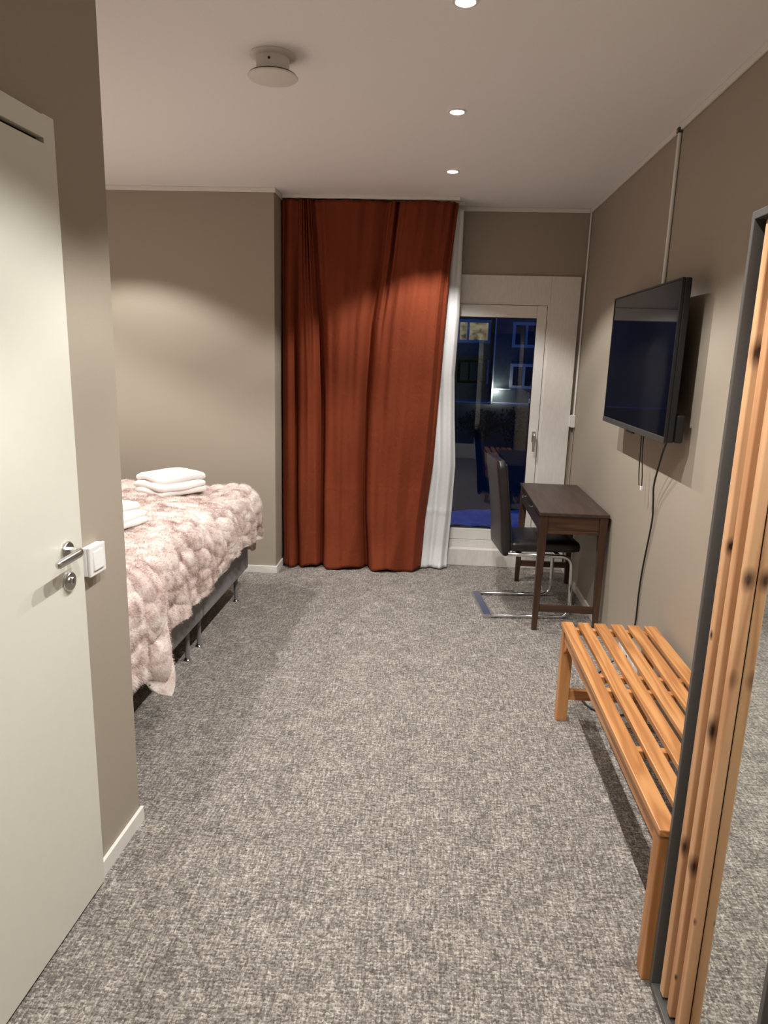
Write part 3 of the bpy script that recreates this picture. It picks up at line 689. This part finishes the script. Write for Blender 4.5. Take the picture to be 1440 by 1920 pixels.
    wd = .0008
    V = np.stack([base_-sd*wd, base_+sd*wd, base_+dirn*ln], 1).reshape(-1, 3)
    me = bpy.data.meshes.new('fur_pile'); me.vertices.add(NH*3); me.vertices.foreach_set('co', V.ravel())
    me.loops.add(NH*3); me.loops.foreach_set('vertex_index', np.arange(NH*3)); me.polygons.add(NH); me.polygons.foreach_set('loop_start', np.arange(NH)*3)
    me.update(calc_edges=True); me.validate(); me.materials.append(M['fur'])
    h = bpy.data.objects.new('fur_pile', me); COL.objects.link(h); h.parent = o; h['kind'] = 'stuff'
    return o
throw()
# ------------------------------------------------------------------ folded towels
def towel(name, cx, cy, z, rz, sx, sy, label, layers):
    t = thing(name, label, 'towel', (cx, cy, z), rz)
    zz = 0
    for k, (ax, ay, h, ox, oy) in enumerate(layers):
        bm = bmesh.new(); addbox(bm, -ax/2, ax/2, -ay/2, ay/2, 0, h); bmesh.ops.subdivide_edges(bm, edges=bm.edges[:], cuts=11, use_grid_fill=True)
        e = h*.48
        for v in bm.verts:
            c0 = v.co.copy(); q = Vector((max(-ax/2+e, min(ax/2-e, c0.x)), max(-ay/2+e, min(ay/2-e, c0.y)), max(e, min(h-e, c0.z))))
            d = c0-q
            if d.length > e: d = d.normalized()*e
            v.co = q+d; px, py = v.co.x/(ax/2), v.co.y/(ay/2)
            v.co.z += .006*math.sin(px*3+k)*math.sin(py*2.4+k*2) - .008*(px*px)*(1 if k else .4) + (.012*(1-px*px)*(1-py*py) if v.co.z > h/2 else 0)
            v.co.x += ox+.006*math.sin(py*4+k); v.co.y += oy+.006*math.sin(px*4+2*k); v.co.z += zz
        bmesh.ops.recalc_face_normals(bm, faces=bm.faces)
        link('folded_layer', bm, M['towel'], t, True); zz += h*.93
    return t
towel('towel_stack', -1.57, 4.08, .752, math.radians(-34), .34, .26, 'folded white towels on the fur throw near the alcove wall',
      [(.29, .34, .040, 0, 0), (.285, .33, .040, .006, -.004), (.27, .32, .046, -.012, .012)])
towel('towel_stack', -1.60, 3.18, .752, math.radians(-20), .34, .26, 'folded white towels on the fur throw cut off by the near wall corner',
      [(.32, .40, .034, 0, 0), (.31, .39, .034, -.006, .006), (.27, .35, .038, -.035, .025)])
# ================================================================== outside the glass door
tg = struct(box('ground', -30, 40, YB+.16, 46, -1.35, -1.25, M['ground']), 'dark ground outside the glass door')
struct(box('terrace', -3, 4.5, YB+.145, 9.2, -1.25, -.12, M['ground']), 'dark terrace slab outside the glass door')
Xg, Yg = np.meshgrid(np.linspace(0, 1, 36), np.linspace(0, 1, 26), indexing='ij')
px_ = -.15+1.75*Xg; py_ = 6.85+.25*np.sin(Xg*5)+(.35+1.1*Xg)*Yg
pz_ = -.105+.05*np.abs(np.sin(Xg*7+Yg*3))*np.sin(Yg*math.pi)+.02*np.sin(Xg*19+Yg*11)**2
tag(gridmesh('tarpaulin', px_, py_, pz_, M['tarp'], thick=.004), 'crumpled blue sheet lying on the terrace outside the door', 'tarpaulin')
ab = thing('apartment_building', 'dark apartment building with pale window frames seen through the glass', 'building', (0, 45, -1.25))
box('wall', 3.62, 30, .0, 6, 0, 14, M['facade'], ab); box('wall', -25, 3.50, 1.6, 7, 0, 14, M['facade'], ab)
box('downpipe', 3.54, 3.62, -.08, .05, 0, 14, M['facadeframe'], ab)
box('plinth', 3.62, 5.9, -.25, -.001, -.05, .12, M['facadeframe'], ab); box('plinth', 5.9, 30, -.25, -.001, .15, .42, M['facadeframe'], ab)
def bwin(x, z, ww, hh, y=0, lit=False, mull=.34):
    bm = bmesh.new(); fr = .18
    for a in ((0, fr, 0, hh), (ww-fr, ww, 0, hh), (fr, ww-fr, 0, fr), (fr, ww-fr, hh-fr, hh), (ww*mull, ww*mull+.14, fr, hh-fr)): addbox(bm, x+a[0], x+a[1], y-.08, y-.001, z+a[2], z+a[3])
    f = link('window', bm, M['facadeframe'], ab)
    box('pane', x+fr, x+ww*mull, y-.03, y-.002, z+fr, z+hh-fr, M['litwin'] if lit else M['facadepane'], f)
    box('pane', x+ww*mull+.14, x+ww-fr, y-.03, y-.002, z+fr, z+hh-fr, M['litwin'] if lit else M['facadepane'], f)
for z in (3.52, 1.02, 6.02): bwin(4.62, z, 2.3, 1.52)
for z in (3.52, 1.02): bwin(9.0, z, 2.3, 1.52)
bwin(1.25, 3.75, 2.15, 1.45, 1.6, True, .3); bwin(1.4, 1.2, 2.0, 1.5, 1.6)
box('cladding_panel', .8, 3.3, 1.52, 1.598, .2, 3.0, M['olive'], ab)
yl = thing('yard_lamp', 'bright white wall lamp on the dark building outside', 'lamp', (3.80, 44.9, -.42))
box('arm', -.05, .9, -.10, -.02, .10, .16, M['facadeframe'], yl); lathe('lit_globe', [(0, -.13), (.09, -.10), (.13, 0), (.09, .10), (0, .13)], M['streetlamp'], yl, 16, Matrix.Translation((.0, -.2, .03)))
ld = bpy.data.lights.new('yard_glow', 'POINT'); ld.energy = 2; ld.color = (1, .95, .75); ld.shadow_soft_size = .12
lo_ = bpy.data.objects.new('yard_glow', ld); COL.objects.link(lo_); lo_.parent = yl; lo_.location = (.1, -.6, .03)
# hedge in front of the building
def hedge(x, y, r, h, label):
    t = thing('shrub', label, 'shrub', (x, y, -1.25), group='dark shrubs in front of the building')
    tube('stem', [(0, 0, 0), (.02, .01, h*.35), (0, .02, h*.6)], [.04, .035, .02], M['hedge'], t, 6)
    n = 1100; c0 = RNG.normal(0, 1, (n, 3)); c0 /= np.linalg.norm(c0, axis=1, keepdims=True); c0 *= RNG.uniform(.45, 1, (n, 1))
    c0 = c0*np.array([r, r, h*.5])+np.array([0, 0, h*.5]); a = RNG.normal(0, .07, (n, 3)); b = RNG.normal(0, .07, (n, 3))
    V = np.stack([c0, c0+a, c0+a*.5+b], 1).reshape(-1, 3); V[:, 2] = np.maximum(V[:, 2], .0)
    me = bpy.data.meshes.new('foliage'); me.from_pydata(V.tolist(), [], np.arange(n*3).reshape(-1, 3).tolist()); me.materials.append(M['hedge'])
    f = bpy.data.objects.new('foliage', me); COL.objects.link(f); f.parent = t; f['kind'] = 'stuff'
hedge(3.0, 24, 1.0, 1.25, 'dark shrub in the yard below the bright lamp'); hedge(1.75, 26, .9, 1.0, 'dark shrub in the yard nearer the sheer curtain')
